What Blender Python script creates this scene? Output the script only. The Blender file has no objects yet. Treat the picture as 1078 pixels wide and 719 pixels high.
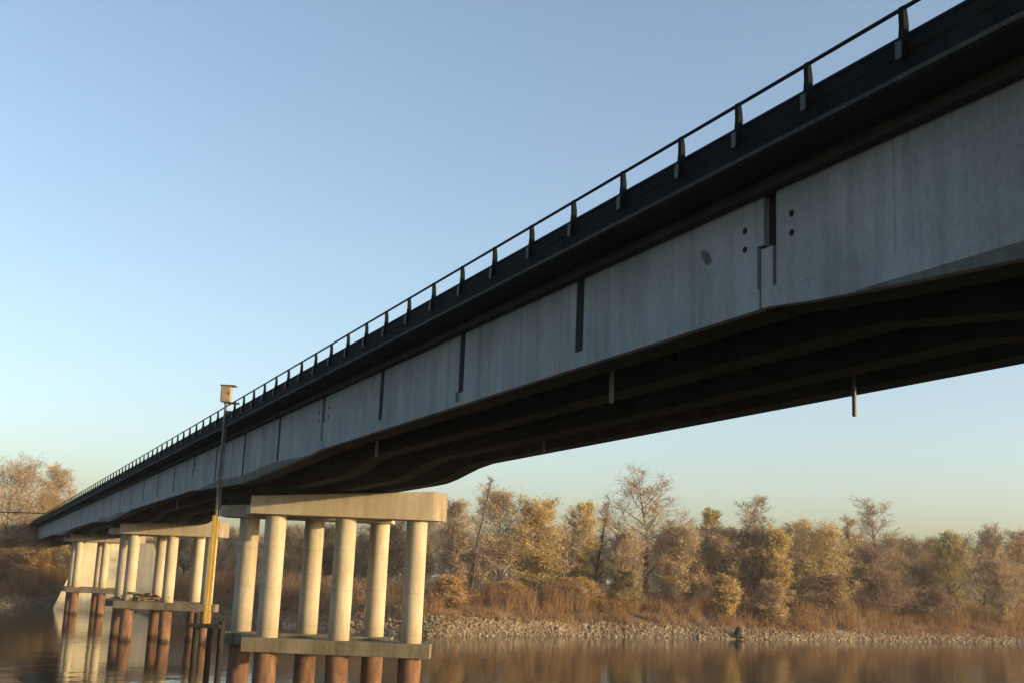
import bpy, math, random
from mathutils import Vector, Matrix
R = math.radians
scn = bpy.context.scene
C = scn.collection
HC = 6.7                                     # camera height above the water (water is z = 0)

# ------------------------------------------------------------------ materials
def new_mat(name):
    m = bpy.data.materials.new(name); m.use_nodes = True
    nt = m.node_tree; nt.nodes.clear()
    out = nt.nodes.new('ShaderNodeOutputMaterial'); b = nt.nodes.new('ShaderNodeBsdfPrincipled')
    nt.links.new(b.outputs[0], out.inputs[0])
    return m, nt, b
def mapping(nt, scale, coord='Object'):
    tc = nt.nodes.new('ShaderNodeTexCoord'); mp = nt.nodes.new('ShaderNodeMapping')
    mp.inputs['Scale'].default_value = scale
    nt.links.new(tc.outputs[coord], mp.inputs[0]); return mp
def noise(nt, mp, scale, detail=6, rough=.6):
    n = nt.nodes.new('ShaderNodeTexNoise'); n.inputs['Scale'].default_value = scale
    n.inputs['Detail'].default_value = detail; n.inputs['Roughness'].default_value = rough
    nt.links.new(mp.outputs[0], n.inputs['Vector']); return n
def ramp(nt, src, stops):
    r = nt.nodes.new('ShaderNodeValToRGB'); e = r.color_ramp.elements
    while len(e) < len(stops): e.new(.5)
    for el, (p, c) in zip(e, stops):
        el.position = p; el.color = (c[0], c[1], c[2], 1) if hasattr(c, '__len__') else (c, c, c, 1)
    nt.links.new(src, r.inputs[0]); return r
def mixc(nt, a, b, fac, mode='MULTIPLY'):
    m = nt.nodes.new('ShaderNodeMix'); m.data_type = 'RGBA'; m.blend_type = mode
    for sock, v in ((m.inputs[6], a), (m.inputs[7], b)):
        if hasattr(v, 'is_output'): nt.links.new(v, sock)
        else: sock.default_value = (*v, 1)
    if hasattr(fac, 'is_output'): nt.links.new(fac, m.inputs[0])
    else: m.inputs[0].default_value = fac
    return m.outputs[2]
def bump(nt, b, h, strength, dist):
    n = nt.nodes.new('ShaderNodeBump'); n.inputs['Strength'].default_value = strength
    n.inputs['Distance'].default_value = dist
    nt.links.new(h, n.inputs['Height']); nt.links.new(n.outputs[0], b.inputs['Normal'])

def concrete(name, lo, hi, streak=(1, 1, .12), sscale=2.2, stain=.55, stain_col=(.30, .27, .23), rough=.85, board=0, spec=.25, rings=0):
    m, nt, b = new_mat(name)
    big = noise(nt, mapping(nt, (1, 1, 1)), .45, 5, .65)
    base = ramp(nt, big.outputs[0], [(.3, lo), (.7, hi)])
    st = noise(nt, mapping(nt, streak), sscale, 8, .68)
    sr = ramp(nt, st.outputs[0], [(.40, 0), (.64, 1)])
    f = nt.nodes.new('ShaderNodeMath'); f.operation = 'MULTIPLY'; f.inputs[1].default_value = stain
    nt.links.new(sr.outputs[0], f.inputs[0])
    col = mixc(nt, base.outputs[0], stain_col, f.outputs[0])
    fine = noise(nt, mapping(nt, (1, 1, 1)), 9, 6, .7)
    fr = ramp(nt, fine.outputs[0], [(.3, .72), (.62, 1)])
    col = mixc(nt, col, fr.outputs[0], .7)
    if board:                                   # rusty and dark runs from above
        run = noise(nt, mapping(nt, (0, 1, .012)), 3.1, 5, .62)
        r1 = ramp(nt, run.outputs[0], [(.60, 0), (.72, 1)])
        fall = noise(nt, mapping(nt, (0, .5, .5)), 1.0, 3, .5); f2 = ramp(nt, fall.outputs[0], [(.42, 0), (.62, .8)])
        mu = nt.nodes.new('ShaderNodeMath'); mu.operation = 'MULTIPLY'; nt.links.new(r1.outputs[0], mu.inputs[0]); nt.links.new(f2.outputs[0], mu.inputs[1])
        col = mixc(nt, col, (.50, .40, .30), mu.outputs[0])
        pal = noise(nt, mapping(nt, (0, .35, .5)), 1.3, 5, .6); p2 = ramp(nt, pal.outputs[0], [(.56, 0), (.72, .45)])
        col = mixc(nt, col, (.36, .38, .37), p2.outputs[0], 'MIX')
    if board:                                   # joint lines of the shuttering boards
        bd = noise(nt, mapping(nt, (0, 1, 0)), board, 1, .4)
        br = ramp(nt, bd.outputs[0], [(.35, .91), (.6, 1)])
        col = mixc(nt, col, br.outputs[0], .8)
    if rings:                                   # lift joints of the round shuttering and grime near the foot
        sp = nt.nodes.new('ShaderNodeSeparateXYZ'); tc = nt.nodes.new('ShaderNodeTexCoord'); nt.links.new(tc.outputs['Object'], sp.inputs[0])
        md = nt.nodes.new('ShaderNodeMath'); md.operation = 'PINGPONG'; md.inputs[1].default_value = .98; nt.links.new(sp.outputs['Z'], md.inputs[0])
        rr = ramp(nt, md.outputs[0], [(0, .62), (.035, 1)]); col = mixc(nt, col, rr.outputs[0], .55)
        zz = nt.nodes.new('ShaderNodeMath'); zz.operation = 'MULTIPLY_ADD'; zz.inputs[1].default_value = 1.6
        nt.links.new(st.outputs[0], zz.inputs[0]); nt.links.new(sp.outputs['Z'], zz.inputs[2])
        zr = nt.nodes.new('ShaderNodeMapRange'); zr.inputs[1].default_value = 4.1; zr.inputs[2].default_value = 5.6; nt.links.new(zz.outputs[0], zr.inputs[0])
        gr = ramp(nt, zr.outputs[0], [(0, (.66, .62, .52)), (1, 1)]); col = mixc(nt, col, gr.outputs[0], .8)
    nt.links.new(col, b.inputs['Base Color'])
    b.inputs['Roughness'].default_value = rough; b.inputs['Specular IOR Level'].default_value = spec
    bump(nt, b, fine.outputs[0], .35, .03)
    return m
def plain(name, lo, hi, scale=3, rough=.6, metal=0, streak=(1, 1, 1), bmp=.2, spec=.25):
    m, nt, b = new_mat(name)
    n = noise(nt, mapping(nt, streak), scale, 6, .65)
    r = ramp(nt, n.outputs[0], [(.32, lo), (.68, hi)])
    nt.links.new(r.outputs[0], b.inputs['Base Color'])
    b.inputs['Specular IOR Level'].default_value = spec; b.inputs['Roughness'].default_value = rough; b.inputs['Metallic'].default_value = metal
    bump(nt, b, n.outputs[0], bmp, .02)
    return m
def island(name, stops, rough=.8, trans=0, nscale=.25):
    """colour per loose piece, drifting slowly from place to place"""
    m, nt, b = new_mat(name)
    g = nt.nodes.new('ShaderNodeNewGeometry')
    n = noise(nt, mapping(nt, (1, 1, 1)), nscale, 3, .6)
    a = nt.nodes.new('ShaderNodeMath'); a.operation = 'MULTIPLY_ADD'
    a.inputs[1].default_value = .5; nt.links.new(g.outputs['Random Per Island'], a.inputs[0])
    s = nt.nodes.new('ShaderNodeMath'); s.operation = 'MULTIPLY_ADD'; s.inputs[1].default_value = 1.5; s.inputs[2].default_value = -.5
    nt.links.new(n.outputs[0], s.inputs[0]); nt.links.new(s.outputs[0], a.inputs[2])
    r = ramp(nt, a.outputs[0], stops)
    nt.links.new(r.outputs[0], b.inputs['Base Color'])
    b.inputs['Roughness'].default_value = rough
    b.inputs['Specular IOR Level'].default_value = .2
    if trans:
        t = nt.nodes.new('ShaderNodeBsdfTranslucent'); nt.links.new(r.outputs[0], t.inputs[0])
        mx = nt.nodes.new('ShaderNodeMixShader'); mx.inputs[0].default_value = trans
        nt.links.new(b.outputs[0], mx.inputs[1]); nt.links.new(t.outputs[0], mx.inputs[2])
        nt.links.new(mx.outputs[0], nt.nodes['Material Output'].inputs[0])
    return m

M = {}
M['panel'] = concrete('panel_concrete', (.228, .252, .258), (.33, .355, .356), (0, 1, .07), 1.1, .65, (.60, .58, .53), board=3.2)
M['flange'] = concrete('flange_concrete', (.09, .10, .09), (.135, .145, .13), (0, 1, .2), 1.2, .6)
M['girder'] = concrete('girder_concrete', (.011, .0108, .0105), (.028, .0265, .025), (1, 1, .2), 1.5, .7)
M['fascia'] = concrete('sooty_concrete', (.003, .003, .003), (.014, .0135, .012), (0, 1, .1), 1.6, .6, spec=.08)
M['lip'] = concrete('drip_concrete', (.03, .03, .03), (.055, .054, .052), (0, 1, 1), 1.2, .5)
M['joint'] = plain('joint_grime', (.008, .009, .0095), (.016, .017, .017), 4, .9)
M['cap'] = concrete('cap_concrete', (.38, .335, .26), (.48, .43, .34), (1, 1, .10), 1.6, .5, (.6, .53, .42))
M['capend'] = concrete('darker_cap_concrete', (.24, .20, .15), (.32, .27, .21), (1, 1, .2), 1.6, .6)  # darker concrete for the right end of the cap
M['wall'] = concrete('pale_wall_concrete', (.46, .43, .34), (.58, .54, .44), (1, 1, .12), 1.3, .45, (.62, .55, .44))
M['column'] = concrete('column_concrete', (.37, .33, .26), (.475, .43, .345), (1, 1, .14), 2.2, .6, (.62, .55, .44), rings=1)
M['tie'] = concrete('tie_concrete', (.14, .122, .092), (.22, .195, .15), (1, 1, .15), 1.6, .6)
M['pile'] = plain('rusty_pile', (.10, .05, .035), (.25, .145, .10), 2.2, .85, 0, (1, 1, .35), .5)
def pile_mat():
    m, nt, b = new_mat('rusty_pile')
    n = noise(nt, mapping(nt, (1, 1, .3)), 2.4, 8, .7)
    r = ramp(nt, n.outputs[0], [(.3, (.06, .030, .02)), (.52, (.14, .076, .048)), (.74, (.23, .145, .095))])
    tc = nt.nodes.new('ShaderNodeTexCoord'); sp = nt.nodes.new('ShaderNodeSeparateXYZ'); nt.links.new(tc.outputs['Object'], sp.inputs[0])
    ad = nt.nodes.new('ShaderNodeMath'); ad.operation = 'MULTIPLY_ADD'; ad.inputs[1].default_value = .9
    nt.links.new(n.outputs[0], ad.inputs[0]); nt.links.new(sp.outputs['Z'], ad.inputs[2])
    w = ramp(nt, ad.outputs[0], [(0, (.16, .17, .12)), (.62, (.30, .31, .22)), (.80, (.75, .72, .66)), (1, 1)])
    nt.links.new(mixc(nt, r.outputs[0], w.outputs[0], 1), b.inputs['Base Color'])
    b.inputs['Roughness'].default_value = .85; b.inputs['Specular IOR Level'].default_value = .2
    bump(nt, b, n.outputs[0], .5, .03); return m
M['pile'] = pile_mat()
M['steel'] = plain('dark_blue_steel', (.005, .0075, .009), (.011, .015, .017), 5, .8, 0, spec=.03)
M['rail'] = plain('dark_rail_steel', (.005, .008, .012), (.012, .017, .023), 5, .7, 0, spec=.08)
M['footplate'] = plain('pale_galvanised_plate', (.035, .04, .04), (.07, .075, .075), 6, .6, .3)
M['asphalt'] = plain('asphalt', (.04, .04, .04), (.06, .06, .058), 8, .9)
M['yellow'] = plain('faded_yellow_paint', (.30, .20, .05), (.46, .32, .09), 1.5, .55, 0, (1, 1, .3))
M['mast'] = plain('grey_mast_steel', (.09, .095, .09), (.17, .17, .16), 3, .6, .3)
M['box'] = plain('tan_cabinet_paint', (.22, .165, .11), (.30, .23, .16), 3, .6)
M['blacktimber'] = plain('black_timber', (.010, .009, .008), (.03, .026, .022), 3, .9, 0, (1, 1, .2), .5)
M['pipe'] = plain('pipe_grey', (.08, .085, .085), (.15, .155, .155), 4, .6)
M['driftwood'] = island('driftwood', [(.1, (.05, .038, .028)), (.9, (.17, .13, .09))])
M['bark'] = plain('grey_bark', (.075, .06, .05), (.17, .14, .11), 2, .9, 0, (1, 1, .2), .6)
M['bark_dark'] = plain('dark_bark', (.035, .028, .028), (.09, .07, .065), 2, .9, 0, (1, 1, .2), .6)
M['twig'] = island('bare_twigs', [(.1, (0.221, 0.179, 0.147)), (.9, (0.399, 0.326, 0.252))])
M['twig_dark'] = island('dark_twigs', [(.1, (0.128, 0.096, 0.090)), (.9, (0.282, 0.211, 0.179))])
M['leaf_yellow'] = island('yellow_leaves', [(.1, (0.307, 0.218, 0.077)), (.5, (0.512, 0.384, 0.141)), (.9, (0.620, 0.525, 0.230))], trans=.45)
M['leaf_tan'] = island('tan_leaves', [(.1, (0.256, 0.179, 0.096)), (.5, (0.422, 0.307, 0.166)), (.9, (0.576, 0.448, 0.256))], trans=.42)
M['leaf_brown'] = island('brown_leaves', [(.1, (0.166, 0.102, 0.061)), (.5, (0.294, 0.192, 0.109)), (.9, (0.422, 0.294, 0.166))], trans=.42)
M['leaf_orange'] = island('orange_leaves', [(.1, (0.269, 0.154, 0.058)), (.5, (0.448, 0.282, 0.109)), (.9, (0.589, 0.397, 0.166))], trans=.42)
M['leaf_olive'] = island('olive_leaves', [(.1, (0.192, 0.166, 0.064)), (.5, (0.346, 0.294, 0.115)), (.9, (0.474, 0.397, 0.166))], trans=.42)
M['brush'] = island('rust_brown_scrub', [(.05, (.15, .088, .052)), (.35, (.235, .142, .08)), (.65, (.31, .20, .11)), (.95, (.41, .30, .165))], trans=.4, nscale=.09)
M['stone'] = island('riprap_stone', [(.05, (.13, .097, .067)), (.45, (.185, .142, .10)), (.8, (.24, .19, .135)), (1, (.34, .28, .205))], nscale=.15)
M['soil'] = plain('brown_soil', (.095, .063, .036), (.17, .115, .068), .5, .95)

def water_mat():
    m, nt, b = new_mat('river_water')
    b.inputs['Base Color'].default_value = (.022, .020, .012, 1)
    b.inputs['Roughness'].default_value = .06; b.inputs['IOR'].default_value = 1.333
    n1 = noise(nt, mapping(nt, (1, .8, 1)), .55, 4, .55)
    n2 = noise(nt, mapping(nt, (.9, 1, 1)), .05, 2, .5)
    mm = nt.nodes.new('ShaderNodeMath'); mm.operation = 'MULTIPLY'
    nt.links.new(n1.outputs[0], mm.inputs[0]); nt.links.new(n2.outputs[0], mm.inputs[1])
    bump(nt, b, mm.outputs[0], .20, .25)
    return m
M['water'] = water_mat()

# ------------------------------------------------------------------ mesh helpers
class MB:
    def __init__(s): s.v = []; s.f = []; s.m = []
    def add(s, vs, fs, mi=0):
        o = len(s.v); s.v.extend(vs); s.f.extend([tuple(i + o for i in f) for f in fs]); s.m.extend([mi] * len(fs))
    def hexa(s, p, mi=0):   # p: 8 points, bottom loop then top loop
        s.add(p, [(3, 2, 1, 0), (4, 5, 6, 7), (0, 1, 5, 4), (1, 2, 6, 5), (2, 3, 7, 6), (3, 0, 4, 7)], mi)
    def box(s, x0, x1, y0, y1, z0, z1, mi=0):
        s.hexa([(x0, y0, z0), (x1, y0, z0), (x1, y1, z0), (x0, y1, z0), (x0, y0, z1), (x1, y0, z1), (x1, y1, z1), (x0, y1, z1)], mi)
    def prism(s, poly, z0, z1, mi=0):   # plan polygon (counter-clockwise), upright
        n = len(poly)
        vs = [(x, y, z0) for x, y in poly] + [(x, y, z1) for x, y in poly]
        s.add(vs, [tuple(range(n - 1, -1, -1)), tuple(range(n, 2 * n))] + [(i, (i + 1) % n, n + (i + 1) % n, n + i) for i in range(n)], mi)
    def slab(s, poly, x0, x1, mi=0):    # polygon in (y, z) extruded along x
        n = len(poly)
        vs = [(x0, y, z) for y, z in poly] + [(x1, y, z) for y, z in poly]
        s.add(vs, [tuple(range(n)), tuple(range(2 * n - 1, n - 1, -1))] + [(i, n + i, n + (i + 1) % n, (i + 1) % n) for i in range(n)], mi)
    def tube(s, pts, rad, n=8, mi=0, caps=True):
        vs = []; fs = []
        P = [Vector(p) for p in pts]
        for i, p in enumerate(P):
            d = (P[min(i + 1, len(P) - 1)] - P[max(i - 1, 0)]).normalized()
            a = d.cross(Vector((0, 0, 1)))
            if a.length < .02: a = d.cross(Vector((0, 1, 0)))
            a.normalize(); b = d.cross(a)
            r = rad[i] if hasattr(rad, '__len__') else rad
            for k in range(n):
                t = 2 * math.pi * k / n
                vs.append(tuple(p + a * (r * math.cos(t)) + b * (r * math.sin(t))))
        for i in range(len(P) - 1):
            for k in range(n):
                fs.append((i * n + k, i * n + (k + 1) % n, (i + 1) * n + (k + 1) % n, (i + 1) * n + k))
        if caps:
            fs.append(tuple(range(n - 1, -1, -1))); fs.append(tuple(range((len(P) - 1) * n, len(P) * n)))
        s.add(vs, fs, mi)
    def build(s, name, mats, parent=None, smooth=False, bevel=0, fix=True):
        me = bpy.data.meshes.new(name)
        me.from_pydata(s.v, [], s.f)
        for m in (mats if isinstance(mats, (list, tuple)) else [mats]): me.materials.append(m)
        if any(s.m): me.polygons.foreach_set('material_index', s.m)
        if fix:
            import bmesh
            bm = bmesh.new(); bm.from_mesh(me); bmesh.ops.recalc_face_normals(bm, faces=bm.faces); bm.to_mesh(me); bm.free()
        if smooth: me.polygons.foreach_set('use_smooth', [True] * len(me.polygons))
        me.update()
        o = bpy.data.objects.new(name, me); C.objects.link(o)
        if parent: o.parent = parent
        if smooth == 'auto':
            me.set_sharp_from_angle(angle=R(40))
        if bevel:
            b = o.modifiers.new('edge', 'BEVEL'); b.width = bevel; b.segments = 2; b.limit_method = 'ANGLE'; b.angle_limit = R(40)
        return o
def empty(name, loc, rz=0):
    o = bpy.data.objects.new(name, None); C.objects.link(o); o.location = loc; o.rotation_euler.z = rz
    o.empty_display_size = .5; return o
def tag(o, label=None, cat=None, group=None, kind=None):
    if label: o['label'] = label
    if cat: o['category'] = cat
    if group: o['group'] = group
    if kind: o['kind'] = kind
    return o

# ------------------------------------------------------------------ the bridge
TH = .4227                                    # the bridge runs away to the left of the view
BX, BY = -math.sin(TH), math.cos(TH)          # direction along the bridge
GR = -.0058                                   # slight downgrade away from the camera
OFF = 12.2                                    # camera to near girder face
bridge = empty('road_bridge', (OFF * math.cos(TH), OFF * math.sin(TH), HC), TH)   # local y runs along, x across
tag(bridge, 'long grey concrete road bridge with dark railing crossing the river overhead', 'bridge')
JS, J0, NJ = 7.06, 16.36, 8                   # segment length; first hinge joint
P1 = J0 + 6 * JS                              # first pier in view
PER = NJ * JS
S0, S1 = -8.0, 262.0
def g(s): return GR * min(s, 260)
def pier_dist(s):
    k = round((s - P1) / PER); return abs(s - P1 - k * PER)
def zb(s):                                    # soffit: level between the hinges, haunched to each pier
    d = pier_dist(s); t = max(0, 1 - d / (2 * JS))
    return 4.90 - (.92 if s < P1 - PER / 2 else .44) * t ** .78 + g(s)
def zl(s): return zb(s) + .36
def zh(s):                                    # inner girders come down faster to sit on the cap
    d = pier_dist(s); t = max(0, min(1, (13.4 - d) / 5.0)); t = t * t * (3 - 2 * t)
    return zb(s) * (1 - t) + min(zb(s), 4.37 + g(s)) * t
ZT = 6.92
def samples(a, b, step=1.2):
    n = max(1, int(math.ceil((b - a) / step))); ss = [a + (b - a) * i / n for i in range(n + 1)]
    for k in range(-2, 6):                    # keep the kinks sharp
        for d in (-2 * JS, 0, 2 * JS):
            q = P1 + k * PER + d
            if a + .05 < q < b - .05: ss.append(q)
    return sorted(ss)
def sweep(mb, x0, x1, a, b, fb, ft, step=1.2):
    for (p, q) in zip(*(lambda S: (S[:-1], S[1:]))(samples(a, b, step))):
        pass
    S = samples(a, b, step); n = len(S)
    vs = []
    for s in S: vs += [(x0, s, fb(s)), (x1, s, fb(s)), (x1, s, ft(s)), (x0, s, ft(s))]
    fs = [(0, 1, 2, 3), tuple(4 * (n - 1) + k for k in (3, 2, 1, 0))]
    for i in range(n - 1):
        for k in range(4):
            fs.append((4 * i + k, 4 * i + 4 + k, 4 * i + 4 + (k + 1) % 4, 4 * i + (k + 1) % 4))
    mb.add(vs, fs)
top = lambda s: ZT + g(s)
lev = lambda z: (lambda s: z + g(s))

# hinge joints (half joints): the upper gap and the lower gap are staggered
hinges = []
k = -1
while True:
    a = J0 + k * PER; b_ = a + 4 * JS
    if a > S1: break
    hinges += [(a, 1), (b_, -1)]; k += 1
hinge_at = lambda s: next((h for h in hinges if abs(h[0] - s) < .5), None)

W_J = .19                                     # half width of a joint groove
joints = []
s = J0 - 4 * JS
while s < S1: joints.append(s); s += JS
joints = [j for j in joints if j > S0]
for i, j in enumerate([S0] + joints):
    nxt = joints[i] if i < len(joints) else S1
    if nxt - j < .6: continue
    a = j + (W_J if j > S0 else 0); b = nxt - (W_J if nxt < S1 else 0)
    poly = []
    ha, hb = hinge_at(j), hinge_at(nxt)
    lo = [(q, zl(q) + .0012) for q in samples(a, b, 1.4)]
    # going from a to b along the bottom, back along the top
    if ha:
        if ha[1] == 1: lo = [(a - .02, top(a)), (a - .02, 6.04 + g(a)), (a + .17, 6.04 + g(a))] + [(a + .17, zl(a) + .0012)] + [p for p in lo if p[0] > a + .3]
        else: lo = [(a, top(a))] + lo
    else: lo = [(a, top(a))] + lo
    if hb and hb[1] == -1:
        hi = [(b - .17, zl(b) + .0012), (b - .17, 6.04 + g(b)), (b + .02, 6.04 + g(b)), (b + .02, top(b))]
        lo = [p for p in lo if p[0] < b - .3] + hi
    else: lo = lo + [(b, top(b))]
    mb = MB(); mb.slab(lo, 0, .16)
    mb.build('girder_panel', M['panel'], bridge)
# grime filled recesses between the panels, and the hinge noses
for j in joints:
    h = hinge_at(j)
    if h:
        d = h[1]
        mbs = MB(); mbs.box(.125, .155, j - .42, j + .42, zl(j) - .1, top(j)); mbs.build('joint_filler', M['joint'], bridge)
        n = MB(); y0, y1 = sorted((j - .06 * d, j + .27 * d)); n.box(.02, .124, y0, y1, zb(j) + .02, 5.98 + g(j))
        n.build('joint_nose', M['panel'], bridge, bevel=.012)
        for dy, dz in ((.72, 6.43), (.72, 6.08), (-.62, 6.40), (-.62, 6.06)):
            a = MB(); a.tube([(-.012, j + d * dy, dz + g(j)), (.02, j + d * dy, dz + g(j))], .06, 10)
            a.build('anchor_plate', M['joint'], bridge)
    else:
        mbs = MB(); mbs.box(.014, .155, j - W_J + .001, j + W_J - .001, zl(j) - .02, top(j)); mbs.build('joint_filler', M['joint'], bridge)
# bottom flange of the near girder, broken at the hinges
cuts = [S0] + [h[0] + .25 * h[1] for h in sorted(hinges) if S0 < h[0] < S1] + [S1]
for a, b in zip(cuts[:-1], cuts[1:]):
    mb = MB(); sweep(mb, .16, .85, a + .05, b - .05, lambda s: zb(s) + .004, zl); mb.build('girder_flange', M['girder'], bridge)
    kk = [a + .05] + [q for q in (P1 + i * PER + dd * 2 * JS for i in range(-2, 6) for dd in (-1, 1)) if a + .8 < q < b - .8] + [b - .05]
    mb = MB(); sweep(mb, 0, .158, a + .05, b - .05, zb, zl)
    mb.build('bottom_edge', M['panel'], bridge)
for k in range(-1, 5):                        # darker lower edge of the haunches, thickening towards the pier
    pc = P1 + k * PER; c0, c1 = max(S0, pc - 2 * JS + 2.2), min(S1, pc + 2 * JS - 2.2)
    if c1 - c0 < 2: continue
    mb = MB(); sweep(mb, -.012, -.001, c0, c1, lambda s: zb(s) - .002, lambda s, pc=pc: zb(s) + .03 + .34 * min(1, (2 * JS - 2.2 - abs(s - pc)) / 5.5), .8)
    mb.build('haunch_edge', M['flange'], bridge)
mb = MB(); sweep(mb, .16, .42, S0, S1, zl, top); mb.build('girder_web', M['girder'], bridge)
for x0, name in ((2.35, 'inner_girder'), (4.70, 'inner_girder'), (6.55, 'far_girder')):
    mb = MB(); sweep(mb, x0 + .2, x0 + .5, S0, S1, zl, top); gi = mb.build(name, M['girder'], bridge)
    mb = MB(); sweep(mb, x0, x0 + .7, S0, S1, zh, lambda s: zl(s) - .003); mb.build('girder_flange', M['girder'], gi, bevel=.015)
for j in joints + [P1 + k * PER + d for k in range(-1, 5) for d in (-.9, .9)]:
    if hinge_at(j): j = j + .8
    mb = MB()
    for x0, x1 in ((.43, 2.54), (2.86, 4.89), (5.21, 6.74)):
        mb.box(x0, x1, j - .12, j + .12, zl(j) + .05, top(j) - .002)
    mb.build('cross_beam', M['girder'], bridge)
def long_box(x0, x1, z0, z1, a=S0, b=S1):
    m = MB(); sweep(m, x0, x1, a, b, lev(z0), lev(z1), 8); return m
long_box(-.22, 7.48, ZT + .003, ZT + .20).build('top_corbel', M['lip'], bridge, bevel=.01)
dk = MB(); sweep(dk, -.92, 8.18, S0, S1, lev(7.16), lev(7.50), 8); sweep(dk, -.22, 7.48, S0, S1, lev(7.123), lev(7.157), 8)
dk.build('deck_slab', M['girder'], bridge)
long_box(-.60, 7.86, 7.503, 7.56).build('road_surface', M['asphalt'], bridge)
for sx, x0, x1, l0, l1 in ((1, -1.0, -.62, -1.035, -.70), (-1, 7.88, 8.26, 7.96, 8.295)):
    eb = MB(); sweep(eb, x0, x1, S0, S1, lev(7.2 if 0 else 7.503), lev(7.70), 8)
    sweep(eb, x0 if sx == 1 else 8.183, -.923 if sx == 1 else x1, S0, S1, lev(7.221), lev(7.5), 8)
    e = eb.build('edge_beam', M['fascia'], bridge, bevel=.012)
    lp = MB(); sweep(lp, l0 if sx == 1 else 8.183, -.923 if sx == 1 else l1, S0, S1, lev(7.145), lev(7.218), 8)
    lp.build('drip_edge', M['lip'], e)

# railing: hand rail > posts; guard beam
posts = [5.7, 7.8, 9.86, 11.94, 14.04, 15.89, 17.68, 19.82, 21.95, 24.05, 26.17, 28.28, 30.38, 32.41, 34.48, 36.48]
rng = random.Random(4)
while posts[-1] < S1 - 4: posts.append(posts[-1] + 2.06 + rng.uniform(-.04, .04))
hr = MB()
S = [S0 + .5 + i * 4 for i in range(int((S1 - S0) / 4))]
hr.tube([(-1.0, q, 8.20 + g(q)) for q in S], .032, 8)
rail = hr.build('railing', M['rail'], bridge, smooth=True)
outer = [(-1.085, 7.46), (-1.075, 7.62), (-1.045, 7.78), (-1.03, 7.95), (-1.035, 8.12), (-1.03, 8.225)]
inner = [(-.985, 8.225), (-.965, 8.17), (-.945, 8.05), (-.935, 7.92), (-.94, 7.80), (-.955, 7.705), (-1.001, 7.69), (-1.001, 7.46)]
def post_mb(w=.05):
    m = MB(); pl = outer + inner; n = len(pl)
    vs = [(x, -w, z) for x, z in pl] + [(x, w, z) for x, z in pl]
    m.add(vs, [tuple(range(n)), tuple(range(2 * n - 1, n - 1, -1))] + [(i, n + i, n + (i + 1) % n, (i + 1) % n) for i in range(n)])
    return m
pm = post_mb()
fp = MB(); fp.box(-1.118, -1.004, -.09, -.048, 7.36, 7.66)
fp.box(-1.118, -1.004, .048, .09, 7.36, 7.66)
proto = pm.build('railing_post', M['steel'], rail); proto.location = (0, posts[0], g(posts[0]))
plate0 = MB(); plate0.box(-1.024, -1.002, -.13, .13, 7.40, 7.66)
plate0.box(-1.125, -1.106, -.06, .06, 7.38, 7.62)
pl0 = plate0.build('foot_plates', M['footplate'], rail); pl0.location = proto.location
me_post = proto.data
nsep = 100
far_v = MB()
plates = MB()
for i, q in enumerate(posts):
    for (x0, x1, w, z0, z1) in ((-1.10, -1.087, .06, 7.42, 7.68),):
        if i: plates.box(x0, x1, q - w, q + w, z0 + g(q), z1 + g(q))
    if i == 0: continue
    if i < nsep:
        c = proto.copy(); c.location = (0, q, g(q)); C.objects.link(c); c.parent = rail
    else:
        far_v.add([(x, y + q, z + g(q)) for x, y, z in pm.v], pm.f)
bpy.data.objects.remove(pl0)
tag(plates.build('foot_plate', M['footplate'], rail), kind='stuff')
tag(far_v.build('railing_post_far', M['steel'], rail), kind='stuff')
gb = MB()                                      # W-shaped guard beam behind the posts
prof = [(-.86, 7.70), (-.90, 7.735), (-.86, 7.79), (-.90, 7.845), (-.86, 7.90), (-.835, 7.90), (-.865, 7.845), (-.825, 7.79), (-.865, 7.735), (-.835, 7.70)]
n = len(prof); SS = [S0 + i * 6 for i in range(int((S1 - S0) / 6) + 1)]
vs = [(x, q, z + g(q)) for q in SS for x, z in prof]
fs = [tuple(range(n)), tuple(range(n * len(SS) - 1, n * (len(SS) - 1) - 1, -1))]
for i in range(len(SS) - 1):
    for k in range(n): fs.append((i * n + k, (i + 1) * n + k, (i + 1) * n + (k + 1) % n, i * n + (k + 1) % n))
gb.add(vs, fs); gb.build('guard_beam', M['rail'], bridge)
a = MB(); a.slab([(18.12, 6.0), (18.3, 5.97), (18.42, 6.1), (18.52, 6.24), (18.46, 6.3), (18.34, 6.27), (18.2, 6.16)], -.004, .01); a.build('repair_patch', M['flange'], bridge)
# drain pipes under the deck
for x, q, z0, z1, r in ((1.0, 23.65, 4.22, 6.9, .055), (6.3, 21.6, 4.18, 6.9, .05), (1.0, 40.8, 4.38, 6.9, .055), (-.07, 30.58, 5.0, 5.3, .04), (1.0, 84.0, 4.3, 6.9, .055), (6.3, 38.0, 4.75, 6.9, .05)):
    m = MB(); m.tube([(x, q, z0 + g(q)), (x, q, z1 + g(q) - .02)], r, 10); m.build('drain_pipe', M['pipe'], bridge, smooth='auto')

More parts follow.
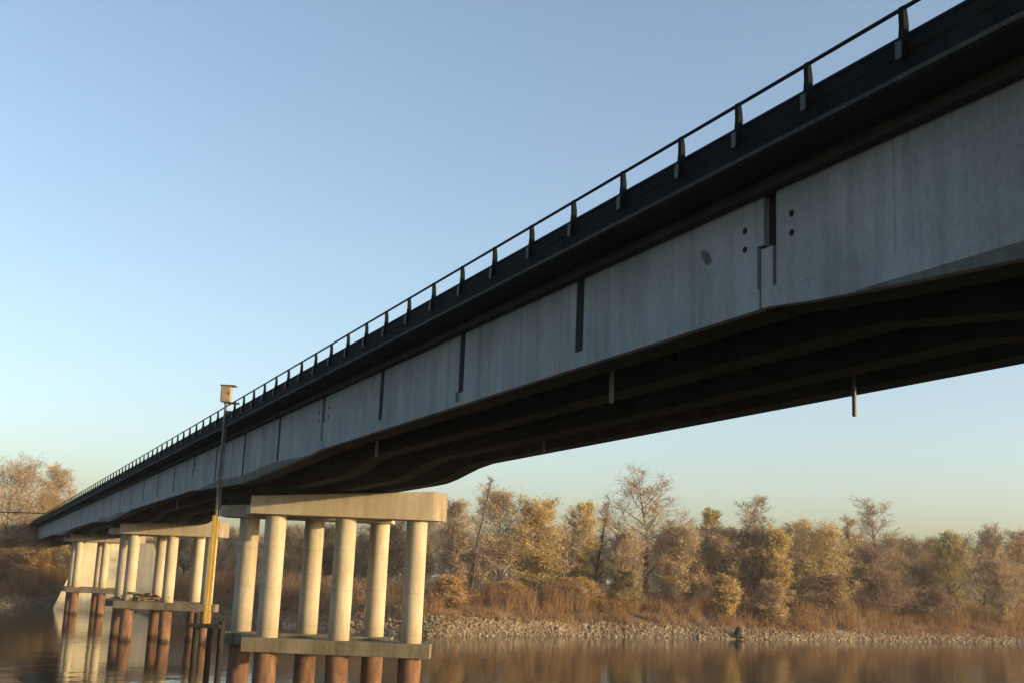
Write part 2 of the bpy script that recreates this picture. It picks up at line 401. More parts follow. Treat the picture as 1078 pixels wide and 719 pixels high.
# ------------------------------------------------------------------ piers
ROWV = (-2.35, 5.0)                            # from the front row of columns to the back row
COLX = (-3.45, .06, 3.6)
def pier(loc, label, debris=0):
    root = empty('bridge_pier', loc); tag(root, label, 'pier', 'concrete piers standing in the river')
    # local z = 0 is the water; camera level is HC
    zc0, zc1, zt0, zt1 = HC + 2.72, HC + 4.16, HC - 3.90, HC - 3.22
    def row(dx, dy, nose):
        m = MB()
        if nose: pl = [(-4.62, -.8), (4.45, -.8), (4.45, .9), (-4.62, .9)]
        else: pl = [(-4.9, -.8), (4.3, -.8), (4.3, .8), (-4.9, .8)]
        xl, xr, y0, y1 = pl[0][0] + dx, pl[1][0] + dx, pl[0][1] + dy, pl[2][1] + dy
        tl = HC + (3.58 if nose else 3.30); tr = zc1 if nose else HC + 3.9  # cap top slopes down to the left along the edge of the bridge's shadow
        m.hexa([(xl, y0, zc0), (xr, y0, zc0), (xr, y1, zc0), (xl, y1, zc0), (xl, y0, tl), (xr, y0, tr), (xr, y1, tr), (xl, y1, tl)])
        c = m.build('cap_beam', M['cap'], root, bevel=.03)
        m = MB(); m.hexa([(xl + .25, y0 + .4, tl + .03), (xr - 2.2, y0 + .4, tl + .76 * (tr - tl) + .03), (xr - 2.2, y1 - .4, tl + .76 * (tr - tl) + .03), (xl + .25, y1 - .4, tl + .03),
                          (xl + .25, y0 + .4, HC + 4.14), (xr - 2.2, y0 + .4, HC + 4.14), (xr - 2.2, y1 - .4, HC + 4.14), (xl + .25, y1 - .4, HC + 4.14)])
        m.build('cap_shade_block', M['girder'], root)  # added dark block standing in for the shaded upper left of the cap
        if nose:
            e = MB(); e.prism([(4.454 + dx, -.8 + dy), (5.05 + dx, .35 + dy), (4.454 + dx, .9 + dy)], zc0 + .02, zc1 - .01)
            e.build('cap_nose', M['capend'], c, bevel=.02)
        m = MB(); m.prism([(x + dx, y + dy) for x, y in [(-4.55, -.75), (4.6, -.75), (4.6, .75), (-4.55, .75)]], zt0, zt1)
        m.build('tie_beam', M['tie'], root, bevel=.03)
        for x in COLX:
            m = MB(); m.tube([(x + dx, dy, zt1 + .002), (x + dx, dy, zc0 - .002)], .525, 32)
            m.build('column', M['column'], root, smooth='auto')
            m = MB(); m.tube([(x + dx, dy, -4), (x + dx, dy, zt0 - .002)], .56, 24)
            m.build('pile', M['pile'], root, smooth='auto')
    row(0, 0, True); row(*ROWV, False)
    for x in COLX:
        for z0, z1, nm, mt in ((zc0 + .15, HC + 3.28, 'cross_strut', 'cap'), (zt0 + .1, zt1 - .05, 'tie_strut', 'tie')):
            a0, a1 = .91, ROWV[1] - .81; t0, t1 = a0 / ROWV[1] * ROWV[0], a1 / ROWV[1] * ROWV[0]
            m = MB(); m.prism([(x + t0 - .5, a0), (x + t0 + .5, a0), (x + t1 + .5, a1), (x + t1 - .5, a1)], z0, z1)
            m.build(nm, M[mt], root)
    # bearings under the girders, placed where the skewed cap crosses them
    for dx, dy in ((0, 0), ROWV):
        for off in (.42, 2.70, 5.05, 6.90):
            # point on this row (world y fixed) whose distance across the bridge is OFF + off
            wy = loc[1] + dy; wx = (OFF + off - wy * math.sin(TH)) / math.cos(TH)
            sl = wx * BX + wy * BY
            zz = zb(sl) + HC - .003
            if zz < HC + 4.16: continue
            m = MB(); x = wx - loc[0]; m.box(x - .35, x + .35, dy - .33, dy + .33, HC + 4.142, zz)
            m.build('bearing', M['joint'], root)
    return root
PIERS = [(-7.95, 60.0), (-30.2, 110.0), (-52.6, 160.0), (-75.5, 211.0)]
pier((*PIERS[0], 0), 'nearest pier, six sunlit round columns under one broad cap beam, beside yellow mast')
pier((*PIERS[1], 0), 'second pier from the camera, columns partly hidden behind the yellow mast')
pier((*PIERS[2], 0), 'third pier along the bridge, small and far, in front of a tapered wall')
# solid tapered wall behind the third pier
w = MB(); x0 = -60.5; yb = 181
def taper(m, cx, cy, wb, wt, z0, z1, t):
    m.hexa([(cx - wb, cy - t, z0), (cx + wb, cy - t, z0), (cx + wb, cy + t, z0), (cx - wb, cy + t, z0),
            (cx - wt, cy - t * .8, z1), (cx + wt, cy - t * .8, z1), (cx + wt, cy + t * .8, z1), (cx - wt, cy + t * .8, z1)])
aw = empty('abutment_wall', (-57.0, 179.5, 0), TH * .8); tag(aw, 'solid tapered concrete wall under the far end of the bridge, behind the third pier', 'abutment')
m = MB(); taper(m, 0, 0, 9.0, 4.75, -2, HC + 3.3, 1.1); m.build('wall', M['wall'], aw, bevel=.04)
m = MB(); m.box(-5.2, 5.2, -1.2, 1.2, HC + 3.302, HC + 3.75); m.build('coping', M['tie'], aw, bevel=.03)

# driftwood caught on the second pier
rng = random.Random(8)
m = MB()
for i in range(46):
    a = rng.uniform(0, math.pi); l = rng.uniform(.4, 1.5); x = rng.gauss(0, .9); y = rng.uniform(-.45, .45); z = rng.uniform(.05, .28 + .55 * math.exp(-x * x))
    dz = rng.uniform(-.12, .12)
    m.tube([(x - l * math.cos(a), y - .5 * l * math.sin(a), max(.04, z - dz)), (x + l * math.cos(a), y + .5 * l * math.sin(a), max(.04, z + dz))], [rng.uniform(.04, .09), rng.uniform(.02, .05)], 6)
d = m.build('driftwood_pile', M['driftwood']); d.location = (PIERS[1][0] - 2.0, PIERS[1][1] - .1, HC - 3.215)
tag(d, 'heap of grey driftwood lodged on the tie beam of the second pier', 'driftwood')

# ------------------------------------------------------------------ gauge mast beside the nearest pier
gm = empty('gauge_mast', (-14.0, 58.3, 0)); tag(gm, 'yellow post with thin grey mast and tan box on top, left of nearest pier', 'mast')
m = MB(); m.box(-.14, .0, -.11, .11, HC - 2.62, HC + 2.5); m.box(.004, .13, -.05, .07, HC - 2.62, HC + 2.42); m.build('yellow_post', M['yellow'], gm, bevel=.012)
m = MB(); m.tube([(0, 0, HC + 2.502), (0, 0, HC + 8.0)], .075, 12)
m.tube([(.14, .06, HC + 2.43), (.1, .06, HC + 7.0)], .025, 6); m.build('mast', M['mast'], gm, smooth='auto')
m = MB(); m.box(-.27, .22, -.2, .2, HC + 8.06, HC + 8.84); bx = m.build('instrument_box', M['box'], gm, bevel=.02)
m = MB(); m.box(-.32, .44, -.26, .26, HC + 8.845, HC + 8.895); m.build('roof', M['mast'], bx)
m = MB(); m.box(-.23, .18, -.218, -.2005, HC + 8.12, HC + 8.78); dr = m.build('door', M['box'], bx, bevel=.01)
m = MB(); m.box(.11, .14, -.242, -.219, HC + 8.42, HC + 8.54); m.build('handle', M['blacktimber'], dr)
m = MB(); m.box(-.1, .66, -.05, .05, HC + 7.96, HC + 8.055); m.box(.1, .52, -.12, .12, HC + 7.40, HC + 7.62); m.build('bracket', M['footplate'], gm)
m = MB(); m.box(-.75, .75, -.55, .55, HC - 2.80, HC - 2.63); m.build('platform', M['blacktimber'], gm, bevel=.02)
for x, y, t in ((-.42, -.2, -2.1), (.72, .1, -2.5), (.1, .45, -2.81)):
    m = MB(); m.tube([(x, y, -3), (x, y, HC + t)], .15, 10); m.build('timber_pile', M['blacktimber'], gm, smooth='auto')

# ------------------------------------------------------------------ land and water
BANK = [(-1500, 420), (-400, 250), (-140, 193), (-72, 178), (-66, 184), (-50, 177.5), (-37, 166), (-28, 153), (-18, 145), (-8, 142), (2, 151), (10, 158), (31, 168), (53, 182), (86, 201), (200, 262), (500, 420), (1500, 800)]
def bank_y(x):
    for (x0, y0), (x1, y1) in zip(BANK[:-1], BANK[1:]):
        if x0 <= x <= x1:
            t = (x - x0) / (x1 - x0); return y0 + (y1 - y0) * t
    return BANK[0][1] if x < 0 else BANK[-1][1]
def land_z(d):
    for (d0, z0), (d1, z1) in zip(LP[:-1], LP[1:]):
        if d <= d1: return z0 + (z1 - z0) * max(0, d - d0) / (d1 - d0)
    return LP[-1][1]
LP = [(-6, -2.2), (0, -.05), (6.5, 2.75), (9, 3.2), (16, 3.9), (40, 4.6), (120, 5.5), (600, 7), (3000, 9)]
def ground_z(x, y): return land_z(y - bank_y(x))
xs = [-1500, -900, -400, -250, -180, -140] + list(range(-120, 141, 3)) + [160, 200, 280, 400, 600, 900, 1500]
ds = [-6, -3, 0, 1.5, 3, 5, 6.5, 9, 12, 16, 24, 40, 80, 120, 300, 600, 1500, 3000]
rng = random.Random(1)
m = MB(); vs = []
for x in xs:
    for dd in ds:
        vs.append((x, bank_y(x) + dd, land_z(dd) + (rng.uniform(-.12, .12) if dd > 0 else 0)))
nd = len(ds)
m.add(vs, [(i * nd + j, (i + 1) * nd + j, (i + 1) * nd + j + 1, i * nd + j + 1) for i in range(len(xs) - 1) for j in range(nd - 1)])
o = m.build('far_bank', M['soil'], smooth=True); tag(o, kind='structure')
m = MB(); m.add([(-3000, -2500, 0), (3000, -2500, 0), (3000, 3500, 0), (-3000, 3500, 0)], [(0, 1, 2, 3)])
tag(m.build('water', M['water']), kind='structure')
m = MB(); vs = []                               # the bank the camera stands on
ny = [(-2400, 4.9), (-400, 4.9), (-60, 4.8), (-10, 4.9), (3, 5.0), (8, 4.2), (16, 1.2), (20, -.2), (26, -2)]
nx = [-2500, -500, -150] + list(range(-100, 101, 10)) + [150, 500, 2500]
for x in nx:
    for y, z in ny: vs.append((x, y + (.0 if y < -20 else 2 * math.sin(x * .06)), z))
n = len(ny); m.add(vs, [(i * n + j, (i + 1) * n + j, (i + 1) * n + j + 1, i * n + j + 1) for i in range(len(nx) - 1) for j in range(n - 1)])
tag(m.build('near_bank', M['soil'], smooth=True), kind='structure')

def stone_d(x):                                 # how far up the bank the stones reach
    for (x0, d0), (x1, d1) in zip(SD[:-1], SD[1:]):
        if x <= x1: return d0 + (d1 - d0) * max(0, x - x0) / (x1 - x0)
    return SD[-1][1]
SD = [(-75, 4.0), (-40, 4.3), (-10, 4.8), (12, 4.5), (31, 3.8), (55, 3.2), (90, 2.4)]
# riprap along the far waterline
rng = random.Random(5)
ico_v = []; t = (1 + 5 ** .5) / 2
for a, b in ((-1, t), (1, t), (-1, -t), (1, -t)): ico_v.append((a, b, 0))
for a, b in ((-1, t), (1, t), (-1, -t), (1, -t)): ico_v.append((0, a, b))
for a, b in ((-1, t), (1, t), (-1, -t), (1, -t)): ico_v.append((b, 0, a))
ico_v = [tuple(c / 1.9 for c in (v[0], v[1], v[2])) for v in ico_v]
ico_v = [ico_v[0], ico_v[1], ico_v[2], ico_v[3], ico_v[4], ico_v[5], ico_v[6], ico_v[7], ico_v[8], ico_v[9], ico_v[10], ico_v[11]]
import bmesh
bmi = bmesh.new(); bmesh.ops.create_icosphere(bmi, subdivisions=1, radius=1)
bmi.verts.ensure_lookup_table(); ico_v = [tuple(v.co) for v in bmi.verts]; ico_f = [tuple(v.index for v in f.verts) for f in bmi.faces]; bmi.free()
m = MB()
for i in range(24000):
    x = rng.uniform(-125, 125) if i % 5 == 0 else rng.uniform(-78, 104)
    dd = -.8 + rng.random() * (stone_d(x) + .9); r = rng.choice((.07, .09, .11, .13, .16, .22)) * rng.uniform(.8, 1.3)
    if rng.random() < .010: r = rng.uniform(.28, .45)
    z = land_z(dd) + r * .25
    sx, sy, sz = r * rng.uniform(.8, 1.5), r * rng.uniform(.7, 1.3), r * rng.uniform(.5, .9); a = rng.uniform(0, 6.28); ca, sa = math.cos(a), math.sin(a)
    vs = []
    for v in ico_v:
        q = rng.uniform(.72, 1.15); X, Y, Z = v[0] * sx * q, v[1] * sy * q, v[2] * sz * q
        vs.append((x + X * ca - Y * sa, bank_y(x) + dd + X * sa + Y * ca, z + Z))
    m.add(vs, ico_f)
tag(m.build('riprap_stones', M['stone'], fix=False), kind='stuff')

# dark stump washed up at the waterline
rng = random.Random(77)
sx, sy = 33.0, bank_y(33.0) + .4
st_ = empty('tree_stump', (sx, sy, .1)); tag(st_, 'dark washed-up tree stump at the waterline below the small yellow sapling', 'stump')
m = MB(); m.tube([(0, 0, -.4), (.05, .02, .4), (.16, .06, 1.0), (.3, .05, 1.5)], [.75, .58, .50, .38], 11); m.build('trunk', M['blacktimber'], st_, smooth='auto')
for i in range(8):
    a = i * .785 + rng.uniform(-.2, .2); l = rng.uniform(.8, 1.35)
    m = MB(); m.tube([(.3 * math.cos(a), .3 * math.sin(a), .35), (l * .6 * math.cos(a), l * .6 * math.sin(a), rng.uniform(.15, .45)), (l * math.cos(a), l * math.sin(a), rng.uniform(-.2, .3))], [.2, .13, .04], 7)
    m.build('root', M['blacktimber'], st_, smooth=True)

# ------------------------------------------------------------------ vegetation
def rv(rng): return Vector((rng.gauss(0, 1), rng.gauss(0, 1), rng.gauss(0, 1))).normalized()
def grow_tree(rng, h, spread, limbs, subs, twigs, leaves, leaf, up=.35, trunk_r=.16, fork=.25, lean=0, tw_r=.02, wood=None, crown=None, shape='oval'):
    """wood: MB for trunk and limbs; crown: MB for twigs (slot 0) and leaves (slot 1)"""
    def leafs(p, k, spr):
        for _ in range(k):
            c = p + rv(rng) * (spr * rng.random() ** .6)
            a = rv(rng); b = a.cross(rv(rng)); 
            if b.length < .1: continue
            b.normalize(); s = leaf * rng.uniform(.6, 1.3)
            crown.add([tuple(c - a * s), tuple(c + b * s * .6), tuple(c + a * s), tuple(c - b * s * .6)], [(0, 1, 2, 3)], 1)
    def path(p, d, L, n, wob, tro):
        pts = [p]
        for _ in range(n):
            d = (d + rv(rng) * wob + Vector((0, 0, tro))).normalized(); p = p + d * (L / n); pts.append(p)
        return pts, d
    base = Vector((0, 0, -.3))
    tp, _ = path(base, Vector((lean + rng.uniform(-.06, .06), rng.uniform(-.08, .08), 1)).normalized(), h * .93, 7, .07, .12)
    wood.tube(tp, [trunk_r * (1.15 - .98 * i / 7) for i in range(8)], 7, caps=False)
    def at(pts, t):
        f = t * (len(pts) - 1); i = min(int(f), len(pts) - 2); return pts[i].lerp(pts[i + 1], f - i)
    ga = rng.uniform(0, 6.28)
    for i in range(limbs):
        t = fork + (1 - fork) * (i + rng.random() * .7) / limbs * .96
        ga += 2.4 + rng.uniform(-.5, .5)
        u = (t - fork) / (1 - fork)
        if shape == 'oval': L = spread * (.55 + .9 * math.sin(math.pi * min(1, .12 + .8 * u))) * rng.uniform(.65, 1.1)
        elif shape == 'vase': L = spread * (1.15 - .5 * u) * rng.uniform(.7, 1.15)
        else: L = spread * (1.1 - .95 * u) * rng.uniform(.7, 1.1) + .3
        ele = up + .55 * u + rng.uniform(-.15, .15)
        d = Vector((math.cos(ga) * math.cos(ele), math.sin(ga) * math.cos(ele), math.sin(ele)))
        p0 = at(tp, t); lp, ld = path(p0, d, L, 5, .16, .10)
        r0 = trunk_r * (1.0 - .75 * t) * .55
        wood.tube(lp, [r0 * (1 - .8 * k / 5) for k in range(6)], 5, caps=False)
        for j in range(subs):
            q = .25 + .75 * (j + rng.random()) / subs
            sp = at(lp, q); sd = (ld * .6 + rv(rng) * .75 + Vector((0, 0, .25))).normalized()
            SL = L * rng.uniform(.3, .55) * (1.15 - .5 * q) + .25
            spts, sdd = path(sp, sd, SL, 3, .2, .12)
            crown.tube(spts, [r0 * .38, r0 * .28, r0 * .18, r0 * .08], 3, 0, caps=False)
            for kx in range(twigs):
                w_ = at(spts, .2 + .8 * rng.random()); td = (sdd * .5 + rv(rng) * .8 + Vector((0, 0, .3))).normalized()
                TL = SL * rng.uniform(.3, .7) + .15; mid = w_ + td * TL * .5 + rv(rng) * TL * .08; e = w_ + td * TL + rv(rng) * TL * .15
                crown.tube([w_, mid, e], [tw_r, tw_r * .8, tw_r * .3], 3, 0, caps=False)
                if leaves: leafs(mid.lerp(e, rng.random()), leaves, TL * .55)
KINDS = {   # limbs, subs, twigs, leaves per twig, leaf size, up, fork, shape, bark / twig / leaf materials
 'bare':   dict(limbs=20, subs=11, twigs=13, leaves=0, leaf=.1, up=.55, fork=.20, shape='vase', mats=('bark', 'twig', 'leaf_tan')),
 'fuzzy':  dict(limbs=30, subs=10, twigs=12, leaves=2, leaf=.09, up=.65, fork=.12, shape='oval', mats=('bark', 'twig', 'leaf_tan')),
 'yellow': dict(limbs=30, subs=9, twigs=10, leaves=5, leaf=.115, up=.55, fork=.10, shape='oval', mats=('bark', 'twig', 'leaf_yellow')),
 'tan':    dict(limbs=30, subs=10, twigs=11, leaves=3, leaf=.105, up=.60, fork=.10, shape='oval', mats=('bark', 'twig', 'leaf_tan')),
 'brown':  dict(limbs=28, subs=10, twigs=12, leaves=2, leaf=.10, up=.60, fork=.10, shape='oval', mats=('bark_dark', 'twig_dark', 'leaf_brown')),
 'olive':  dict(limbs=30, subs=9, twigs=10, leaves=5, leaf=.115, up=.55, fork=.08, shape='oval', mats=('bark_dark', 'twig', 'leaf_olive')),
 'orange': dict(limbs=30, subs=10, twigs=11, leaves=4, leaf=.105, up=.55, fork=.10, shape='oval', mats=('bark', 'twig', 'leaf_orange')),
 'spire':  dict(limbs=22, subs=6, twigs=6, leaves=0, leaf=.09, up=.95, fork=.12, shape='cone', mats=('bark_dark', 'twig_dark', 'leaf_brown')),
 'shrub_orange': dict(limbs=26, subs=9, twigs=9, leaves=4, leaf=.09, up=.75, fork=.03, shape='vase', mats=('bark', 'twig', 'leaf_orange')),
 'shrub_brown':  dict(limbs=26, subs=9, twigs=10, leaves=3, leaf=.09, up=.75, fork=.03, shape='vase', mats=('bark_dark', 'twig_dark', 'leaf_brown')),
 'shrub_olive':  dict(limbs=26, subs=9, twigs=9, leaves=4, leaf=.09, up=.75, fork=.03, shape='vase', mats=('bark_dark', 'twig_dark', 'leaf_olive')),
 'shrub_tan':    dict(limbs=26, subs=9, twigs=10, leaves=3, leaf=.09, up=.75, fork=.03, shape='vase', mats=('bark', 'twig', 'leaf_tan')),
}
F_PX = 1250.0
def col_xy(px, Y): return (px - 539) / F_PX * Y * .985
def hor(px): return 588 + .042 * px
def plant(name, cat, label, px, top_px, Y, kind, width_px, seed, group=None, dens=1.0):
    K = KINDS[kind]; r = random.Random(seed)
    x = col_xy(px, Y) - .042 * (hor(px) - (top_px + 30)) / F_PX * Y * 0
    gz = ground_z(x, Y)
    h = HC + (hor(px) - top_px) / F_PX * Y - gz
    spread = width_px / F_PX * Y * .5 / 1.05
    wood, crown = MB(), MB()
    grow_tree(r, h, spread, max(6, int(K['limbs'] * dens)), K['subs'], K['twigs'], K['leaves'], K['leaf'], K['up'], (.012 if kind != 'spire' else .007) * h + .03, K['fork'], 0, .021, wood, crown, K['shape'])
    # bring the grown plant to the height and width it should have
    zs = sorted(v[2] for v in crown.v); rs = sorted(abs(v[0]) for v in crown.v)
    kz = h / zs[int(len(zs) * .997)]; kr = max(.6, min(1.8, width_px / F_PX * Y * .5 / rs[int(len(rs) * .955)]))
    for q in (wood, crown): q.v = [(a * kr, b * kr, c * kz) for a, b, c in q.v]
    root = empty(name, (x, Y, gz)); tag(root, label, cat, group)
    wood.build('trunk', M[K['mats'][0]], root, smooth=True, fix=False)
    crown.build('crown', [M[K['mats'][1]], M[K['mats'][2]]], root, fix=False)
    return root
G = 'trees along the far bank'
TREES = [   # px, top px, distance, kind, crown width px, label
 (488, 528, 163, 'fuzzy', 36, 'pale bushy bare tree just right of the nearest pier cap'),
 (506, 503, 160, 'spire', 34, 'narrow dark reddish spire of a tree close to the nearest pier cap'),
 (536, 515, 170, 'tan', 62, 'broad tan round-headed tree right of the dark spire'),
 (572, 527, 173, 'yellow', 46, 'ochre yellow tree sloping down beside the broad tan tree'),
 (600, 534, 174, 'bare', 44, 'grey leafless tree in the gap beside the ochre tree'),
 (617, 531, 177, 'yellow', 30, 'slim yellow-tipped tree between two grey leafless trees'),
 (634, 528, 178, 'spire', 34, 'thin leafless spire just left of the tallest bare tree'),
 (688, 495, 184, 'bare', 92, 'tallest bare tree on the far bank with wide open branches'),
 (662, 560, 176, 'fuzzy', 40, 'low grey brushy tree under the left side of the tallest bare tree'),
 (722, 553, 182, 'tan', 42, 'tan bushy tree under the right side of the tallest bare tree'),
 (752, 538, 196, 'yellow', 28, 'small-headed pale yellow tree right of the tallest bare tree'),
 (796, 524, 194, 'bare', 52, 'leafless domed tree above the small yellow sapling'),
 (778, 556, 190, 'tan', 38, 'short tan tree beneath the left side of the leafless domed tree'),
 (806, 556, 189, 'brown', 44, 'brown tree under the leafless domed tree'),
 (830, 557, 188, 'yellow', 30, 'narrow yellow tree left of the big round golden tree'),
 (845, 550, 206, 'fuzzy', 36, 'grey twiggy treetop behind the narrow yellow tree'),
 (877, 551, 192, 'yellow', 64, 'big round golden yellow tree, left of the spreading bare tree'),
 (906, 546, 216, 'bare', 26, 'small bare crown just left of the spreading bare tree'),
 (932, 526, 218, 'bare', 62, 'spreading bare tree standing above the right-hand thicket'),
 (926, 577, 200, 'brown', 40, 'dark brown bushy tree below the spreading bare tree'),
 (952, 568, 206, 'tan', 38, 'tan shrubby tree at the right foot of the spreading bare tree'),
 (976, 566, 210, 'fuzzy', 34, 'greyish brushy tree two left of the yellow-green tree'),
 (990, 568, 213, 'brown', 30, 'narrow brown tree beside the yellow-green tree'),
 (1011, 562, 206, 'olive', 42, 'yellow-green leafy tree near the right edge'),
 (1044, 553, 216, 'fuzzy', 44, 'tall ragged grey-brown tree at the right edge'),
 (1072, 560, 218, 'tan', 40, 'tan tree cut by the right edge of the view'),
 (1064, 590, 206, 'fuzzy', 34, 'low pale shrubby tree in front at the right edge'),
 (352, 548, 214, 'brown', 54, 'brown tree seen between the columns of the nearest pier, middle gap'),
 (312, 552, 208, 'tan', 48, 'tan tree seen through the left gap of the nearest pier'),
 (416, 545, 206, 'brown', 54, 'dark brown tree seen through the right gap of the nearest pier'),
 (455, 545, 204, 'tan', 38, 'tan tree just right of the nearest pier columns'),
 (10, 482, 214, 'tan', 76, 'large tan hazy tree at the far left edge'),
 (54, 491, 222, 'orange', 42, 'orange-brown tree left of the far bridge end'),
 (34, 520, 232, 'bare', 50, 'grey bare tree between the two leafy trees at far left'),
 (205, 562, 226, 'brown', 40, 'dim brown tree glimpsed behind the second pier'),
 (-22, 500, 205, 'fuzzy', 60, 'brushy grey tree at the very left edge of the view'),
]
for i, (px, tp, Y, kd, wpx, lab) in enumerate(TREES):
    plant({'bare': 'bare_tree', 'spire': 'slender_tree'}.get(kd, 'autumn_tree'), 'tree', lab, px, tp, Y, kd, wpx, 100 + i, G)
BUSH = [
 (774, 606, 174.5, 'yellow', 22, 'small yellow sapling standing alone in the rust brown scrub'),
 (822, 612, 178, 'shrub_tan', 30, 'tan bush in the scrub right of the yellow sapling'),
 (545, 612, 164, 'shrub_orange', 36, 'orange bush at the edge of the stones near the nearest pier'),
 (487, 606, 152, 'shrub_orange', 30, 'ochre bush right behind the nearest pier'),
 (620, 608, 170, 'shrub_orange', 40, 'rust orange bush below the thin leafless spire'),
 (738, 592, 186, 'shrub_brown', 42, 'dark purple-brown bush left of the yellow sapling'),
 (668, 600, 173, 'shrub_olive', 30, 'dark olive bush at the foot of the tallest bare tree'),
 (880, 604, 190, 'shrub_brown', 50, 'wide brown bush below the big golden tree'),
 (935, 602, 196, 'shrub_brown', 60, 'broad rounded brown bush below the spreading bare tree'),
 (990, 618, 198, 'shrub_brown', 44, 'low brown bush near the stones at the right'),
 (24, 562, 196, 'shrub_orange', 60, 'large orange-brown bush on the left bank'),
 (6, 590, 190, 'shrub_brown', 40, 'brown bush above the stones at the left edge'),
 (50, 580, 194, 'shrub_orange', 34, 'orange bush beside the dark bridge end'),
]
for i, (px, tp, Y, kd, wpx, lab) in enumerate(BUSH):
    plant('bush' if i else 'sapling', 'bush' if i else 'sapling', lab, px, tp, Y, kd, wpx, 300 + i, 'bushes in the scrub on the far bank')

# far-off wood behind the front row: reads as one mass
rng = random.Random(21)
wood, crown = MB(), MB()
for i in range(190):
    px = rng.uniform(-60, 1150)
    Y = rng.uniform(4, 70) + bank_y(col_xy(px, 180)) + 24
    if px < 470: Y = max(Y, rng.uniform(206, 270))
    x = col_xy(px, Y)
    gz = ground_z(x, Y)
    lim = 572 if 560 < px < 1150 else 566
    h = (HC + (hor(px) - lim + rng.uniform(-22, 8)) / F_PX * Y - gz) * .86
    w1, c1 = MB(), MB()
    grow_tree(rng, h, rng.uniform(2.2, 4.0), 15, 8, 8, rng.choice((1, 2, 3)), .15, .45, .012 * h, .08, 0, .03, w1, c1, 'oval')
    mi = rng.choice((0, 1, 2))
    wood.add([(a + x, b + Y, c + gz) for a, b, c in w1.v], w1.f)
    o_ = len(crown.v); crown.v.extend([(a + x, b + Y, c + gz) for a, b, c in c1.v]); crown.f.extend([tuple(k + o_ for k in f) for f in c1.f])
    crown.m.extend([0 if q == 0 else 1 + mi for q in c1.m])
nw = len(wood.f)
o_ = len(crown.v); crown.v.extend(wood.v); crown.f.extend([tuple(k + o_ for k in f) for f in wood.f]); crown.m.extend([4] * nw)
tag(crown.build('woodland', [M['twig'], M['leaf_tan'], M['leaf_tan'], M['leaf_yellow'], M['bark']], fix=False), kind='stuff')

# rust brown scrub strip above the stones
rng = random.Random(33)
m = MB()
clumps = []
for i in range(3300):
    x = rng.uniform(-125, 150); dd = stone_d(x) - 1.0 + 21 * rng.random() ** 1.25
    clumps.append((x, dd, rng.uniform(1.5, 3.0) * min(1, .45 + (dd - stone_d(x) + 1) * .22), rng.uniform(.5, 1.4)))
for x, dd, hh, w_ in clumps:
    hh *= 1.0 + .3 * math.sin(x * .21) * math.sin(x * .057 + 1)
    for k in range(20):
        a = rng.uniform(0, 6.28); rr = w_ * rng.random() ** .5
        bx_, by_ = x + rr * math.cos(a) * .5, bank_y(x) + dd + rr * math.sin(a) * .5
        hz = hh * (1 - .45 * (rr / 1.4) ** 2) * rng.uniform(.65, 1.3); ox, oy = math.cos(a) * rr * .7 + rng.uniform(-.3, .3), math.sin(a) * rr * .7 + rng.uniform(-.3, .3)
        z = land_z(dd) - .05; q = rng.uniform(.012, .028); b2 = rng.uniform(0, 3.14); cx, cy = math.cos(b2) * q, math.sin(b2) * q
        mx, my, mz = bx_ + ox * .4, by_ + oy * .4, z + hz * .55
        m.add([(bx_ - cx, by_ - cy, z), (bx_ + cx, by_ + cy, z), (mx + cx * .8, my + cy * .8, mz), (mx - cx * .8, my - cy * .8, mz), (bx_ + ox, by_ + oy, z + hz)], [(0, 1, 2, 3), (3, 2, 4)])
        for _ in range(6):
            t = rng.uniform(.15, 1.02); c = Vector((bx_ + ox * t, by_ + oy * t, z + hz * t)) + rv(rng) * .12; u = rv(rng); v = u.cross(rv(rng))
            if v.length < .1: continue
            v.normalize(); s_ = rng.uniform(.05, .11)
            m.add([tuple(c - u * s_), tuple(c + v * s_ * .6), tuple(c + u * s_), tuple(c - v * s_ * .6)], [(0, 1, 2, 3)])
tag(m.build('riverside_scrub', M['brush'], fix=False), kind='stuff')

# overhead cable on the left, from the bridge end to a pole outside the view
m = MB(); pts = []
for i in range(21):
    t = i / 20; pts.append((-71 - 90 * t, 186 + 4 * t, HC + 7.2 - 1.2 * (t - t * t)))
m.tube(pts, .09, 6)
tag(m.build('overhead_cable', M['rail']), 'thin dark cable running left from the far end of the bridge', 'cable')

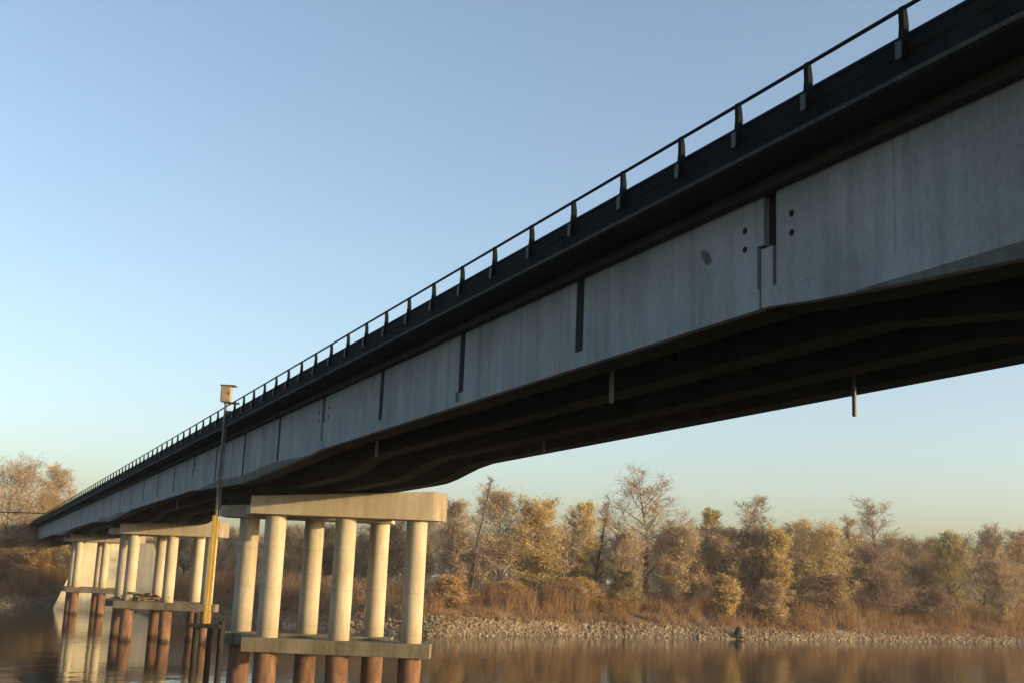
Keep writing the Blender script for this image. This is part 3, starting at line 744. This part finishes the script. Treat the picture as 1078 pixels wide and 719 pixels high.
# ------------------------------------------------------------------ evening haze over the river
m = MB(); m.box(-3100, 3100, -2600, 3600, -6, 34)
hz = m.build('haze', []); tag(hz, kind='stuff')
hm = bpy.data.materials.new('haze'); hm.use_nodes = True; hn = hm.node_tree; hn.nodes.clear()
ho = hn.nodes.new('ShaderNodeOutputMaterial'); hv = hn.nodes.new('ShaderNodeVolumePrincipled')
hv.inputs['Color'].default_value = (.93, .94, .96, 1); hv.inputs['Density'].default_value = .00019; hv.inputs['Anisotropy'].default_value = .2
hn.links.new(hv.outputs[0], ho.inputs['Volume']); hz.data.materials.append(hm)

# ------------------------------------------------------------------ light, sky, camera
SUN_AZ, SUN_EL = R(110), R(6.5)                # azimuth clockwise from +y: behind the camera, to the right
world = bpy.data.worlds.new('World'); scn.world = world; world.use_nodes = True
nt = world.node_tree; bg = nt.nodes['Background']
sky = nt.nodes.new('ShaderNodeTexSky'); sky.sky_type = 'NISHITA'; sky.sun_disc = False
sky.sun_elevation = SUN_EL; sky.sun_rotation = SUN_AZ; sky.altitude = 50; sky.air_density = .7; sky.dust_density = 3.0; sky.ozone_density = .65
nt.links.new(sky.outputs[0], bg.inputs[0]); bg.inputs[1].default_value = .15
sl = bpy.data.lights.new('sun', 'SUN'); sl.energy = 2.4; sl.angle = R(.5); sl.color = (1, .735, .37)
so = bpy.data.objects.new('sun', sl); C.objects.link(so)
sd = Vector((math.sin(SUN_AZ) * math.cos(SUN_EL), math.cos(SUN_AZ) * math.cos(SUN_EL), math.sin(SUN_EL)))
so.rotation_euler = sd.to_track_quat('Z', 'Y').to_euler()
so.location = (60, -60, 60)
cam = bpy.data.cameras.new('camera'); cam.sensor_width = 36; cam.lens = 36 * 1250 / 1078; cam.clip_end = 8000; cam.clip_start = .1
co = bpy.data.objects.new('camera', cam); C.objects.link(co); scn.camera = co
p, r = R(11.35), math.atan(.042)
Fv = Vector((0, math.cos(p), math.sin(p))); R0 = Vector((1, 0, 0)); U0 = Vector((0, -math.sin(p), math.cos(p)))
Rv = R0 * math.cos(r) + U0 * math.sin(r); Uv = U0 * math.cos(r) - R0 * math.sin(r)
mat = Matrix((Rv, Uv, -Fv)).transposed().to_4x4(); mat.translation = (0, 0, HC); co.matrix_world = mat
vs_ = scn.view_settings; scn.display_settings.display_device = 'sRGB'
vs_.view_transform = 'Standard'; vs_.look = 'None'; vs_.gamma = 1; vs_.use_curve_mapping = False; vs_.exposure = 1.48
scn.cycles.max_bounces = 6
